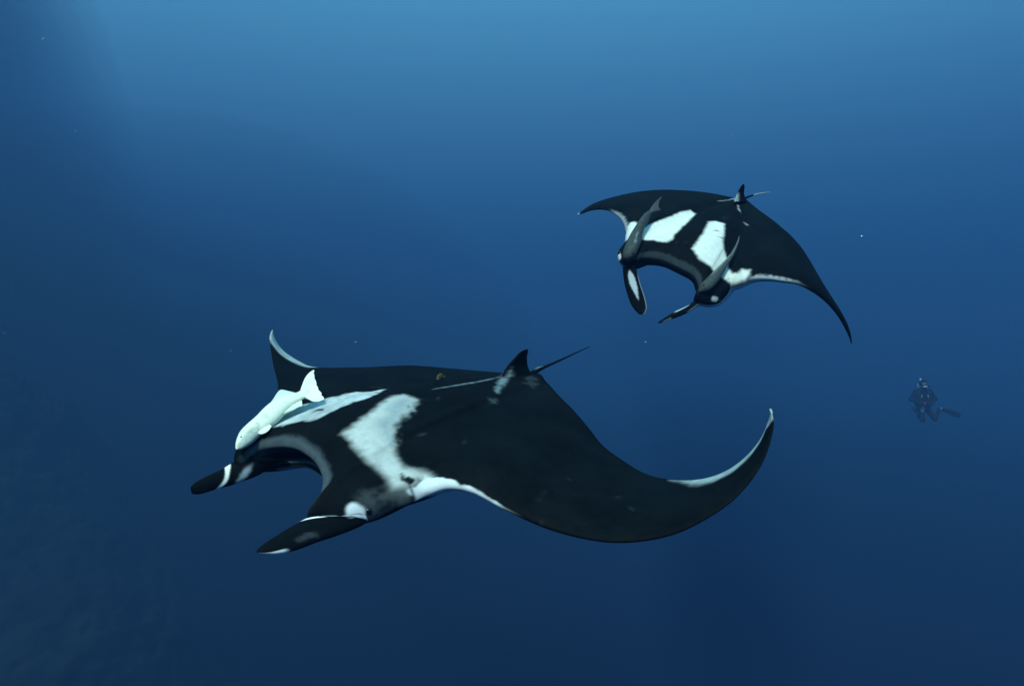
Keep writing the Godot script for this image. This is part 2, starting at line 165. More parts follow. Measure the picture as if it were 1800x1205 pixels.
func thing(called: String, label: String, category: String, at: Vector3, group := "") -> Node3D:
	var o := Node3D.new()
	o.name = numbered(called)
	o.position = at
	add_child(o, true)
	o.set_meta("label", label)
	o.set_meta("category", category)
	if group != "":
		o.set_meta("group", group)
	return o


func skin(rough: float, spec: float) -> StandardMaterial3D:
	var m := StandardMaterial3D.new()
	m.vertex_color_use_as_albedo = true
	m.vertex_color_is_srgb = true
	m.roughness = rough
	m.metallic_specular = spec
	return m


func paint(c: Color, rough := 0.6, spec := 0.25) -> StandardMaterial3D:
	var m := StandardMaterial3D.new()
	m.albedo_color = c.linear_to_srgb()
	m.roughness = rough
	m.metallic_specular = spec
	return m


func spline(a: Array, s: float):
	var n := a.size()
	var i: int = clampi(int(floor(s)), 0, n - 2)
	var u: float = s - i
	var p0 = a[maxi(i - 1, 0)]
	var p1 = a[i]
	var p2 = a[i + 1]
	var p3 = a[mini(i + 2, n - 1)]
	return 0.5 * (2.0 * p1 + (p2 - p0) * u + (2.0 * p0 - 5.0 * p1 + 4.0 * p2 - p3) * u * u + (3.0 * p1 - p0 - 3.0 * p2 + p3) * u * u * u)


class Shape:
	var v := PackedVector3Array()
	var n := PackedVector3Array()
	var c := PackedColorArray()
	var idx := PackedInt32Array()

	# rows of points; each row a closed ring (wrap) or an open line
	func grid(rows: Array, wrap: bool, out_hint := 0) -> int:
		var base := v.size()
		var nr := rows.size()
		var nc: int = rows[0].size()
		var score := 0.0
		var norms := PackedVector3Array()
		for r in nr:
			var row: PackedVector3Array = rows[r]
			var up_row: PackedVector3Array = rows[mini(r + 1, nr - 1)]
			var dn_row: PackedVector3Array = rows[maxi(r - 1, 0)]
			var mid := Vector3.ZERO
			for p in row:
				mid += p
			mid /= nc
			for k in nc:
				var kn: int = (k + 1) % nc if wrap else mini(k + 1, nc - 1)
				var kp: int = (k + nc - 1) % nc if wrap else maxi(k - 1, 0)
				var across: Vector3 = row[kn] - row[kp]
				var along: Vector3 = up_row[k] - dn_row[k]
				var nn: Vector3 = across.cross(along)
				nn = nn.normalized() if nn.length_squared() > 1e-16 else Vector3.ZERO
				norms.append(nn)
				score += nn.dot((row[k] - mid).normalized())
		if not wrap:
			score = out_hint
		var flip: float = -1.0 if score < 0.0 else 1.0
		for r in nr:
			var row: PackedVector3Array = rows[r]
			for k in nc:
				v.append(row[k])
				n.append(norms[r * nc + k] * flip)
				c.append(Color(0.5, 0.5, 0.5))
		var last: int = nc if wrap else nc - 1
		for r in nr - 1:
			for k in last:
				var a: int = base + r * nc + k
				var b: int = base + r * nc + (k + 1) % nc
				var d: int = a + nc
				var e: int = b + nc
				if flip < 0.0:
					idx.append_array(PackedInt32Array([a, b, d, b, e, d]))
				else:
					idx.append_array(PackedInt32Array([a, d, b, b, d, e]))
		return base

	func tint(from: int, col: Color) -> void:
		for k in range(from, v.size()):
			c[k] = col

	func mesh() -> ArrayMesh:
		for k in n.size():
			if n[k] == Vector3.ZERO:
				n[k] = Vector3.UP
		for k in c.size():  # stored with a 2.2 gamma, so that the darkest tones keep their steps
			var q := c[k]
			c[k] = Color(pow(maxf(q.r, 0.0), 0.4545), pow(maxf(q.g, 0.0), 0.4545), pow(maxf(q.b, 0.0), 0.4545), 1.0)
		var arr := []
		arr.resize(Mesh.ARRAY_MAX)
		arr[Mesh.ARRAY_VERTEX] = v
		arr[Mesh.ARRAY_NORMAL] = n
		arr[Mesh.ARRAY_COLOR] = c
		arr[Mesh.ARRAY_INDEX] = idx
		var m := ArrayMesh.new()
		m.add_surface_from_arrays(Mesh.PRIMITIVE_TRIANGLES, arr)
		return m


func part(called: String, shape: Shape, mat: Material, parent: Node3D) -> MeshInstance3D:
	var o := MeshInstance3D.new()
	o.name = called
	o.mesh = shape.mesh()
	o.material_override = mat
	parent.add_child(o, true)
	return o


# a fin, horn, tail or fish body: rings between two edge curves. thick: half thickness along it; bow: how far the end is notched
func blade(sh: Shape, a: Array, b: Array, thick: Array, rows := 40, ring := 20, bow := 0.0, wave := 0.0) -> Array:
	var base := sh.v.size()
	var list := []
	var n := a.size()
	var uv := []
	for r in rows + 1:
		var u: float = float(r) / rows
		var s: float = u * (n - 1)
		var pa: Vector3 = spline(a, s)
		var pb: Vector3 = spline(b, s)
		var s2: float = minf(s + 0.05, n - 1)
		var s1: float = s2 - 0.1
		var tang: Vector3 = (spline(a, s2) + spline(b, s2) - spline(a, s1) - spline(b, s1)) * 0.5
		var half := (pa - pb) * 0.5
		var mid := (pa + pb) * 0.5
		var nrm := half.cross(tang)
		nrm = nrm.normalized() if nrm.length_squared() > 1e-14 else Vector3.UP
		var th: float = spline(thick, u * (thick.size() - 1))
		if thick[0] < 0.0:
			th = -th * half.length()
		tang = tang.normalized()
		var row := PackedVector3Array()
		for k in ring:
			var ang := TAU * k / ring
			var ca := cos(ang)
			var p := mid + half * ca + nrm * (th * sin(ang)) - tang * (bow * u * u * (1.0 - ca * ca))
			if wave > 0.0:
				p += tang * (noise.get_noise_3d(ca * 6.0, 3.0, bow * 50.0) * wave * u)
			row.append(p)
			uv.append(Vector2(u, 0.5 - 0.5 * ca))
		list.append(row)
	sh.grid(list, true)
	return [base, uv]


func in_poly(p: Vector2, poly: Array) -> float:
	# signed distance, positive inside
	var best := 1e9
	var inside := false
	var n := poly.size()
	for i in n:
		var a: Vector2 = poly[i]
		var b: Vector2 = poly[(i + 1) % n]
		var ab := b - a
		var w := p - a
		var t := clampf(w.dot(ab) / maxf(ab.length_squared(), 1e-9), 0.0, 1.0)
		best = minf(best, (w - ab * t).length_squared())
		if (a.y > p.y) != (b.y > p.y) and p.x < (b.x - a.x) * (p.y - a.y) / (b.y - a.y) + a.x:
			inside = not inside
	best = sqrt(best)
	return best if inside else -best


func box_of(poly: Array, by: float) -> Rect2:
	var r := Rect2(poly[0], Vector2.ZERO)
	for p in poly:
		r = r.expand(p)
	return r.grow(by)


func near_line(p: Vector3, pts: Array) -> float:
	var best := 1e9
	for i in maxi(pts.size() - 1, 1):
		var a: Vector3 = pts[i]
		var b: Vector3 = pts[mini(i + 1, pts.size() - 1)]
		var ab := b - a
		var t := clampf((p - a).dot(ab) / maxf(ab.length_squared(), 1e-9), 0.0, 1.0)
		best = minf(best, (p - a - ab * t).length())
	return best


# The disc of a manta: rings from the rear edge over the back to the front edge and back along the belly.
# d: front, rear, up, thick; mouth: range of stations; returns the per-vertex (station, q) list, q > 0 on the back.
func disc(sh: Shape, d: Dictionary, per := 14, nu := 150, nl := 70) -> Array:
	var ns: int = d.front.size()
	var rows := []
	var info := []
	var total := (ns - 1) * per
	for r in total + 1:
		var s: float = float(r) / per
		var l: Vector3 = spline(d.front, s)
		var t: Vector3 = spline(d.rear, s)
		var up: Vector3 = spline(d.up, s)
		up = up.normalized()
		var th: Vector2 = spline(d.thick, s)
		var chord := t - l
		var dir := chord.normalized()
		var m0: float = d.mouth.x
		var m1: float = d.mouth.y
		var open: float = smoothstep(m0, m0 + 1.6, s) * (1.0 - smoothstep(m1 - 1.6, m1, s))
		var row := PackedVector3Array()
		for k in nu + 1:
			var q: float = 1.0 - float(k) / nu
			var c := pow(q, 1.6)
			row.append(l + chord * c + up * (th.x * foil(c)))
			info.append(Vector2(s, q))
		for k in range(1, nl):
			var q: float = float(k) / nl
			var c := pow(q, 1.6)
			var p := l + chord * c - up * (th.y * foil(c))
			if open > 0.001:
				var w := q / 0.42
				var j: Vector3
				var jaw: Vector3 = l + dir * 0.08 - up * d.jaw
				if w < 0.22:
					j = l.lerp(l + dir * 0.05 - up * d.jaw * 0.4, w / 0.22)
				elif w < 0.5:
					j = (l + dir * 0.05 - up * d.jaw * 0.4).lerp(l + dir * 0.42 - up * d.jaw * 0.4, (w - 0.22) / 0.28)
				elif w < 0.8:
					j = (l + dir * 0.42 - up * d.jaw * 0.6).lerp(jaw + dir * 0.02 + up * 0.008, (w - 0.5) / 0.3)
				elif w < 1.0:
					j = (jaw + dir * 0.02 + up * 0.008).lerp(jaw - up * 0.03, (w - 0.8) / 0.2)
				else:
					var e := (w - 1.0) / (1.0 / 0.42 - 1.0)
					j = (jaw - up * 0.03).lerp(t, e) - up * (0.07 * sin(PI * pow(e, 0.6)))
				p = p.lerp(j, open)
			row.append(p)
			info.append(Vector2(s, -q))
		rows.append(row)
	sh.grid(rows, true)
	return info


func foil(c: float) -> float:
	return (0.2969 * sqrt(c) - 0.126 * c - 0.3516 * c * c + 0.2843 * c * c * c - 0.1036 * c * c * c * c) * 10.0


# patches: [polygon in the plan of the body, colour, softness, raggedness]
func mark(sh: Shape, info: Array, patches: Array, spots: Array, extra: Callable) -> void:
	var boxes := []
	for pt in patches:
		boxes.append(box_of(pt[0], 0.12))
	for i in info.size():
		var p := sh.v[i]
		var q: float = info[i].y
		var g := noise.get_noise_3d(p.x * 2.0, p.y * 2.0, p.z * 2.0)
		var f := fine.get_noise_3d(p.x * 1.4, p.y * 1.4, p.z * 1.4)
		var h := fine.get_noise_3d(p.x * 4.0, p.y * 4.0, p.z * 4.0)
		var col := BLACK * (0.95 + 0.55 * g + 0.3 * f + 0.25 * h)
		col = extra.call(info[i], p, col, g, f)
		if q > 0.0 or q > -0.03:
			var pp := Vector2(p.x, p.z)
			for k in patches.size():
				if boxes[k].has_point(pp):
					var pt: Array = patches[k]
					var dist: float = in_poly(pp, pt[0]) + f * pt[3] + g * pt[3] * 0.7
					var w: float = smoothstep(-pt[2], pt[2], dist)
					if w > 0.0:
						var pc: Color = pt[1]
						var mott: float = clampf(1.0 + pt[4] * (g * 0.9 + f * 0.8 + h * 0.45), 0.25, 1.25)
						col = col.lerp(Color(pc.r * mott, pc.g * mott, pc.b * mott), w)
		for sp in spots:
			var dd: float = near_line(p, sp[0])
			if dd < sp[1] + sp[3]:
				col = col.lerp(sp[2], 1.0 - smoothstep(sp[1] - sp[3], sp[1] + sp[3], dd + f * 0.004))
		col.a = 1.0
		sh.c[i] = col


# faint pale scratches and scuffs on the back
func flecks(from: int, count: int, reach: float) -> Array:
	var rng := RandomNumberGenerator.new()
	rng.seed = from
	var out := []
	for k in count:
		var c := Vector2(rng.randf_range(-reach, reach * 1.7), rng.randf_range(-1.5, -0.1))
		var d := Vector2.from_angle(rng.randf_range(-0.6, 2.2)) * rng.randf_range(0.015, 0.075)
		var w := d.orthogonal().normalized() * rng.randf_range(0.005, 0.013)
		var tone := rng.randf_range(0.010, 0.022)
		out.append([[c - d, c - w, c + d * 0.8, c + w], Color(tone * 0.9, tone, tone), 0.012, 0.006, 0.9])
	return out


func eye(at: Vector3, r: float, parent: Node3D) -> void:
	var s := SphereMesh.new()
	s.radius = r
	s.height = 2.0 * r
	s.radial_segments = 24
	s.rings = 12
	s.material = paint(Color(0.006, 0.006, 0.007), 0.15, 0.4)
	var o := MeshInstance3D.new()
	o.name = "eye"
	o.mesh = s
	o.position = at
	parent.add_child(o, true)


# ---------------------------------------------------------------- manta rays

func pose(o: Node3D, p: Array) -> void:
	o.transform = Transform3D(Basis(p[0], p[1], p[0].cross(p[1])), p[2])


func build_near_manta() -> void:
	var root := thing("manta_ray", "large black manta ray in front with raised wing tips and white shoulder patches", "manta ray", Vector3.ZERO, "manta rays")
	pose(root, near_pose)
	var sh := Shape.new()
	var info := disc(sh, {"front": near_front, "rear": near_rear, "up": near_up, "thick": near_thick, "mouth": Vector2(9.6, 19.2), "jaw": 0.135})
	var pale := Color(0.48, 0.53, 0.49)
	var patches := [
		[patch_far, Color(0.40, 0.47, 0.46), 0.014, 0.02, 0.35],
		[patch_near, pale, 0.04, 0.014, 0.2],
		[patch_dusk, Color(0.29, 0.35, 0.35), 0.06, 0.05, 0.25],
		[patch_grey, Color(0.045, 0.055, 0.058), 0.04, 0.03, 0.6],
		[patch_blotch, BLACK * 2.0, 0.015, 0.05, 0.3],
		[patch_nick, BLACK * 2.0, 0.008, 0.03, 0.3],
		[patch_ridge, Color(0.12, 0.16, 0.17), 0.012, 0.006, 0.6],
		[patch_finblot, Color(0.13, 0.18, 0.19), 0.03, 0.018, 0.7],
		[patch_finspot, Color(0.06, 0.085, 0.09), 0.02, 0.03, 0.8],
		[patch_rblob, Color(0.02, 0.028, 0.03), 0.03, 0.05, 0.9],
		[patch_gill, Color(0.66, 0.74, 0.76), 0.006, 0.008, 0.1],
	]
	patches.append_array(flecks(11, 24, 1.1))
	mark(sh, info, patches, [[near_spot, 0.043, Color(0.8, 0.86, 0.86), 0.014]], near_skin)
	add_horn(sh, near_horn_left_a, near_horn_left_b, [0.075, 0.06, 0.045, 0.035, 0.028, 0.02, 0.008], near_horn_left)
	add_horn(sh, near_horn_right_a, near_horn_right_b, [0.06, 0.05, 0.04, 0.032, 0.026, 0.018, 0.008], near_horn_right)
	var fin := blade(sh, near_fin_a, near_fin_b, [0.05, 0.04, 0.03, 0.02, 0.012, 0.006], 40, 24)
	for k in fin[1].size():
		var u: float = fin[1][k].x
		var vv: float = fin[1][k].y
		var p := sh.v[fin[0] + k]
		var w := (1.0 - smoothstep(0.1, 0.34, u + fine.get_noise_3dv(p * 4.0) * 0.2)) * smoothstep(0.03, 0.12, vv) * (1.0 - smoothstep(0.16, 0.3, vv))
		sh.c[fin[0] + k] = BLACK.lerp(Color(0.2, 0.27, 0.28), w * 0.9)
	var tl := blade(sh, near_tail_a, near_tail_b, [-1.0, -1.0], 40, 14)
	for k in tl[1].size():
		var w: float = smoothstep(0.62, 0.85, tl[1][k].y) * smoothstep(0.12, 0.2, tl[1][k].x) * (1.0 - smoothstep(0.26, 0.36, tl[1][k].x))
		sh.c[tl[0] + k] = (BLACK * 1.6).lerp(Color(0.14, 0.18, 0.2), w)
	part("body", sh, skin(0.65, 0.12), root)
	eye(near_eye[0] + V(-0.016, 0, 0), 0.024, root)


func near_skin(sq: Vector2, p: Vector3, col: Color, g: float, f: float) -> Color:
	var s := sq.x
	var q := sq.y
	# pale lip over the mouth
	var lip := smoothstep(9.8, 11.0, s) * (1.0 - smoothstep(17.6, 19.2, s))
	if q >= -0.02:
		var top := 0.07 + 0.035 * smoothstep(15.5, 18.0, s) - 0.03 * (1.0 - smoothstep(10.5, 12.5, s))
		col = col.lerp(Color(0.062, 0.088, 0.1) * (1.0 + 0.3 * f), lip * (1.0 - smoothstep(top - 0.03, top + 0.025, q + f * 0.02)))
	else:
		# belly
		var belly := smoothstep(6.0, 9.0, s) * (1.0 - smoothstep(24.5, 27.0, s))
		col = col.lerp(Color(0.5, 0.56, 0.58) * (1.0 + 0.2 * g), belly * smoothstep(0.4, 0.46, -q))
		var inside := lip * (1.0 - smoothstep(0.33, 0.36, -q))
		col = col.lerp(Color(0.02, 0.026, 0.034), inside)
		col = col.lerp(Color(0.10, 0.12, 0.13), lip * smoothstep(0.325, 0.34, -q) * (1.0 - smoothstep(0.35, 0.365, -q)))
		col = col.lerp(Color(0.55, 0.6, 0.6), smoothstep(23.5, 24.5, s) * (1.0 - smoothstep(26.6, 27.6, s)) * (1.0 - smoothstep(0.3, 0.5, -q)))
	var rim := smoothstep(24.4, 25.0, s) * (1.0 - smoothstep(26.0, 27.6, s)) * (1.0 - smoothstep(0.008, 0.03, absf(q)))
	col = col.lerp(Color(0.62, 0.7, 0.7), rim)
	# pale rear edge of the wing tips, on the back
	var w := 0.0
	if s > 29.4:
		w = lerpf(0.16, 0.30, smoothstep(30.0, 34.0, s)) + 0.9 * smoothstep(36.6, 38.8, s)
		w *= smoothstep(29.0, 31.6, s)
	elif s < 4.1:
		w = lerpf(1.2, 0.2, smoothstep(0.4, 4.0, s)) * (1.0 - smoothstep(3.9, 4.1, s))
	if w > 0.0:
		var c := pow(absf(q), 1.6)
		var k := smoothstep(1.0 - w - 0.06, 1.0 - w + 0.12, c + f * 0.025)
		col = col.lerp(Color(0.30, 0.38, 0.37) * (1.0 + 0.35 * f), k)
	return col


func near_horn_left(u: float, v: float, p: Vector3, col: Color) -> Color:
	var f := fine.get_noise_3dv(p * 3.0)
	var line := absf(u - (2.0 - 0.75 * v) / 7.0)
	col = col.lerp(Color(0.92, 0.94, 0.9), 1.0 - smoothstep(0.05, 0.068, line + 0.016 * v))
	var grey := smoothstep(0.1, 0.2, u) * (1.0 - smoothstep(0.2, 0.24, u)) * smoothstep(0.12, 0.25, v)
	col = col.lerp(Color(0.22, 0.28, 0.29), grey * (0.7 + 0.6 * f))
	var soft := Vector2((u - 0.58) / 0.10, (v - 0.72) / 0.22).length() + f * 0.5
	col = col.lerp(Color(0.034, 0.042, 0.045), 1.0 - smoothstep(0.2, 1.0, soft))
	col = col.lerp(Color(0.92, 0.94, 0.9), smoothstep(0.80, 0.90, v) * smoothstep(0.74, 0.8, u))
	return col


func near_horn_right(u: float, v: float, p: Vector3, col: Color) -> Color:
	var f := fine.get_noise_3dv(p * 3.0)
	var band := absf(u - 0.36 - 0.34 * v)
	col = col.lerp(Color(0.88, 0.92, 0.84), 1.0 - smoothstep(0.034, 0.05, band + 0.015 * v))
	var second := absf(u - (1.8 + (v - 0.5) * 3.2) / 7.0)
	col = col.lerp(Color(0.3, 0.38, 0.43), (1.0 - smoothstep(0.02, 0.09, second + f * 0.02)) * smoothstep(0.4, 0.6, v) * 0.9)
	return col


func add_horn(sh: Shape, a: Array, b: Array, thick: Array, look: Callable) -> void:
	var h := blade(sh, a, b, thick, 110, 48)
	for k in h[1].size():
		var p := sh.v[h[0] + k]
		sh.c[h[0] + k] = look.call(h[1][k].x, h[1][k].y, p, BLACK * (1.0 + 0.4 * fine.get_noise_3dv(p * 3.0)))


func build_far_manta() -> void:
	var root := thing("manta_ray", "farther black manta ray with drooped wings and two grey remoras on its head", "manta ray", Vector3.ZERO, "manta rays")
	pose(root, far_pose)
	var sh := Shape.new()
	var info := disc(sh, {"front": far_front, "rear": far_rear, "up": far_up, "thick": far_thick, "mouth": Vector2(12.2, 22.4), "jaw": 0.05})
	var white := Color(0.66, 0.73, 0.66)
	var patches := [
		[patch_br, white, 0.024, 0.009, 0.12],
		[patch_brn, BLACK * 2.0, 0.012, 0.03, 0.3],
		[patch_bl, white, 0.03, 0.009, 0.12],
		[patch_bfl, Color(0.22, 0.28, 0.29), 0.018, 0.02, 0.5],
		[patch_bsp, Color(0.13, 0.17, 0.19), 0.015, 0.02, 0.5],
		[patch_bri, Color(0.2, 0.25, 0.27), 0.015, 0.01, 0.5],
	]
	patches.append_array(flecks(23, 22, 1.0))
	mark(sh, info, patches, [[far_spot, 0.03, Color(0.5, 0.57, 0.57), 0.014], [far_spot_right, 0.026, Color(0.5, 0.57, 0.57), 0.012]], far_skin)
	add_horn(sh, far_horn_right_a, far_horn_right_b, [0.05, 0.04, 0.03, 0.026, 0.022, 0.016, 0.006], far_horn_right)
	add_horn(sh, far_horn_left_a, far_horn_left_b, [0.06, 0.05, 0.035, 0.026, 0.022, 0.016, 0.006], far_horn_left)
	var fin := blade(sh, far_fin_a, far_fin_b, [0.05, 0.035, 0.025, 0.018, 0.012, 0.006], 30, 20)
	for k in fin[1].size():
		var w: float = (1.0 - smoothstep(0.2, 0.45, fin[1][k].x)) * (1.0 - smoothstep(0.1, 0.22, fin[1][k].y))
		sh.c[fin[0] + k] = (BLACK * 1.3).lerp(Color(0.3, 0.38, 0.4), w)
	var tl := blade(sh, far_tail_a, far_tail_b, [-1.0, -1.0], 40, 14)
	for k in tl[1].size():
		sh.c[tl[0] + k] = BLACK.lerp(Color(0.55, 0.62, 0.6), smoothstep(0.4, 0.5, tl[1][k].x) * smoothstep(0.1, 0.3, 1.0 - tl[1][k].y))
	part("body", sh, skin(0.65, 0.12), root)
	for p in far_eye:
		eye(p - V(signf(p.x) * 0.012, 0, 0), 0.024, root)


func far_skin(sq: Vector2, p: Vector3, col: Color, g: float, f: float) -> Color:
	var s := sq.x
	var q := sq.y
	var lip := smoothstep(12.4, 13.6, s) * (1.0 - smoothstep(20.8, 22.2, s))
	if q >= 0.0:
		col = col.lerp(Color(0.024, 0.036, 0.043) * (1.0 + 0.25 * f), lip * smoothstep(0.035, 0.06, q) * (1.0 - smoothstep(0.105, 0.145, q + f * 0.02)))
		# pale rims along the front edges of the wings
		var rim := smoothstep(27.2, 28.2, s) * (1.0 - smoothstep(29.5, 32.0, s)) * 0.9
		var rim2 := smoothstep(4.0, 5.4, s) * (1.0 - smoothstep(8.2, 8.8, s)) * 0.8
		col = col.lerp(Color(0.5, 0.58, 0.6), rim * (1.0 - smoothstep(0.03, 0.13, q + f * 0.06)))
		col = col.lerp(Color(0.4, 0.48, 0.5), rim2 * (1.0 - smoothstep(0.05, 0.18, q + f * 0.05)))
	else:
		var belly := smoothstep(3.0, 8.0, s) * (1.0 - smoothstep(27.0, 33.0, s))
		col = col.lerp(Color(0.5, 0.56, 0.58) * (1.0 + 0.2 * g), belly * lerpf(1.0, smoothstep(0.4, 0.46, -q), smoothstep(11.5, 12.5, s) * (1.0 - smoothstep(22.0, 23.0, s))))
		col = col.lerp(Color(0.01, 0.013, 0.017), lip * (1.0 - smoothstep(0.38, 0.42, -q)))
	if s < 0.9:
		col = col.lerp(Color(0.6, 0.66, 0.66), 1.0 - smoothstep(0.35, 0.6, s))
	return col


func far_horn_right(u: float, v: float, p: Vector3, col: Color) -> Color:
	var f := fine.get_noise_3dv(p * 3.0)
	var wide := 0.23 * smoothstep(0.15, 0.32, u) * (1.0 - smoothstep(0.4, 0.68, u) * 0.8)
	var k := smoothstep(0.17, 0.24, u) * (1.0 - smoothstep(0.62, 0.68, u))
	col = col.lerp(Color(0.5, 0.6, 0.64), k * (1.0 - smoothstep(wide - 0.07, wide + 0.04, absf(v - 0.47 - 0.15 * u) + f * 0.04)))
	col = col.lerp(Color(0.3, 0.36, 0.38), smoothstep(0.93, 0.97, v) * smoothstep(0.2, 0.35, u))
	return col


func far_horn_left(u: float, v: float, p: Vector3, col: Color) -> Color:
	var f := fine.get_noise_3dv(p * 3.0)
	col = col.lerp(Color(0.5, 0.57, 0.58), (1.0 - smoothstep(0.16, 0.3, v)) * smoothstep(0.3, 0.36, u) * (1.0 - smoothstep(0.52, 0.6, u)))
	col = col.lerp(Color(0.4, 0.46, 0.47), smoothstep(0.7, 0.85, v + f * 0.3) * smoothstep(0.68, 0.74, u) * (1.0 - smoothstep(0.84, 0.92, u)))
	col = col.lerp(Color(0.3, 0.36, 0.38), smoothstep(0.82, 0.92, v) * smoothstep(0.2, 0.26, u) * (1.0 - smoothstep(0.4, 0.5, u)))
	return col


# ---------------------------------------------------------------- remoras and the small fish

func build_remoras() -> void:
	var white := Color(0.77, 0.82, 0.66)
	var o := thing("remora", "cream white remora with broad tail lying over the near manta ray's head", "remora", white_remora_at, "remoras riding on the manta rays")
	var sh := Shape.new()
	var b := blade(sh, white_remora_body_a, white_remora_body_b, [-0.6, -0.62, -0.62, -0.6, -0.55, -0.5, -0.4], 70, 32)
	for k in b[1].size():
		var u: float = b[1][k].x
		var v: float = b[1][k].y
		var p := sh.v[b[0] + k]
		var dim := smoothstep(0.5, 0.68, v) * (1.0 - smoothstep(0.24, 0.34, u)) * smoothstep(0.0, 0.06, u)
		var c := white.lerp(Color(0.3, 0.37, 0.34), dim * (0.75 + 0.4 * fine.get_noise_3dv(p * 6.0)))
		c = c.lerp(Color(0.42, 0.5, 0.4), 0.5 * smoothstep(0.1, 0.5, noise.get_noise_3dv(p * 7.0) + 0.25 * fine.get_noise_3dv(p * 9.0)))
		# gill cover and mouth lines
		var gill := absf(u - 0.27 - 0.05 * sin(PI * v))
		c = c.lerp(Color(0.3, 0.36, 0.32), 0.55 * (1.0 - smoothstep(0.004, 0.012, gill)) * smoothstep(0.4, 0.55, v))
		c = c.lerp(Color(0.22, 0.26, 0.24), 0.7 * (1.0 - smoothstep(0.01, 0.03, absf(v - 0.62 - u * 0.5))) * (1.0 - smoothstep(0.07, 0.11, u)))
		# the ridged sucker on top of the head
		var disc_ := smoothstep(0.03, 0.06, u) * (1.0 - smoothstep(0.2, 0.23, u)) * (1.0 - smoothstep(0.16, 0.22, v))
		c = c.lerp(Color(0.45, 0.52, 0.44), disc_ * (0.45 + 0.35 * sin(u * 320.0)))
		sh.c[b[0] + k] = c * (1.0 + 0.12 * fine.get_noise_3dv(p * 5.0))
	fish_eye(sh, b, 0.15, 0.0065, o)
	fin_part(sh, white_remora_tail_a, white_remora_tail_b, white, 0.012, 0.02, 0.012)
	fin_part(sh, white_remora_dorsal_a, white_remora_dorsal_b, Color(0.55, 0.66, 0.58), 0.008, 0.0, 0.0)
	fin_part(sh, white_remora_anal_a, white_remora_anal_b, Color(0.66, 0.76, 0.6), 0.008, 0.0, 0.0)
	fin_part(sh, white_remora_pectoral_a, white_remora_pectoral_b, Color(0.72, 0.8, 0.64), 0.008, 0.0, 0.0)
	part("body", sh, skin(0.55, 0.25), o)

	o = thing("remora", "dark grey remora on the far manta ray's head, left of the two there", "remora", grey_remora_at, "remoras riding on the manta rays")
	sh = Shape.new()
	grey_fish(sh, grey_remora_body_a, grey_remora_body_b, grey_remora_tail_a, grey_remora_tail_b, 0.07, 0.0)
	fish_eye(sh, grey_eye, 0.16, 0.012, o)
	part("body", sh, skin(0.6, 0.25), o)

	o = thing("remora", "slim grey remora with pale back stripe beside the farther manta ray's left horn", "remora", striped_remora_at, "remoras riding on the manta rays")
	sh = Shape.new()
	grey_fish(sh, striped_remora_body_a, striped_remora_body_b, striped_remora_tail_a, striped_remora_tail_b, 0.005, 1.0)
	fish_eye(sh, grey_eye, 0.16, 0.012, o)
	part("body", sh, skin(0.6, 0.25), o)


func fish_eye(sh: Shape, b: Array, u: float, r: float, o: Node3D) -> void:
	var best := -1e9
	var at := Vector3.ZERO
	for k in b[1].size():
		if absf(b[1][k].x - u) < 0.012 and absf(b[1][k].y - 0.45) < 0.12:
			var p: Vector3 = sh.v[b[0] + k]
			if p.z > best:
				best = p.z
				at = p
	eye(at - V(0, 0, r * 0.45), r, o)


func fin_part(sh: Shape, a: Array, b: Array, col: Color, thick: float, bow: float, wave: float) -> void:
	var t := blade(sh, a, b, [thick * 1.6, thick, thick * 0.6, thick * 0.25], 30, 40, bow, wave)
	for k in t[1].size():
		var ray := 1.0 + 0.10 * sin(t[1][k].y * 90.0)
		sh.c[t[0] + k] = col * ray


func grey_fish(sh: Shape, a: Array, b: Array, ta: Array, tb: Array, bow: float, stripe: float) -> void:
	var body := blade(sh, a, b, [-0.9, -0.85, -0.8, -0.75, -0.7, -0.6, -0.5], 60, 28)
	for k in body[1].size():
		var u: float = body[1][k].x
		var v: float = body[1][k].y
		var p := sh.v[body[0] + k]
		var f := fine.get_noise_3dv(p * 7.0)
		var c := Color(0.044, 0.058, 0.056) * (1.0 + 0.6 * f)
		c = c.lerp(Color(0.13, 0.17, 0.165), stripe * smoothstep(0.35, 0.55, u) * (1.0 - smoothstep(0.25, 0.5, v + 0.15 * f)))
		c = c.lerp(Color(0.2, 0.26, 0.26), (1.0 - stripe) * (1.0 - smoothstep(0.03, 0.07, absf(v - 0.32 - 0.1 * f))) * smoothstep(0.25, 0.3, u) * (1.0 - smoothstep(0.4, 0.5, u)))
		c = c.lerp(Color(0.03, 0.038, 0.038), (1.0 - smoothstep(0.0, 0.25, u)) * 0.6)
		sh.c[body[0] + k] = c
	grey_eye = body
	var t := blade(sh, ta, tb, [0.014, 0.01, 0.005, 0.002], 30, 30, bow)
	for k in t[1].size():
		sh.c[t[0] + k] = Color(0.07, 0.088, 0.088) * (1.0 + 0.2 * sin(t[1][k].y * 60.0))


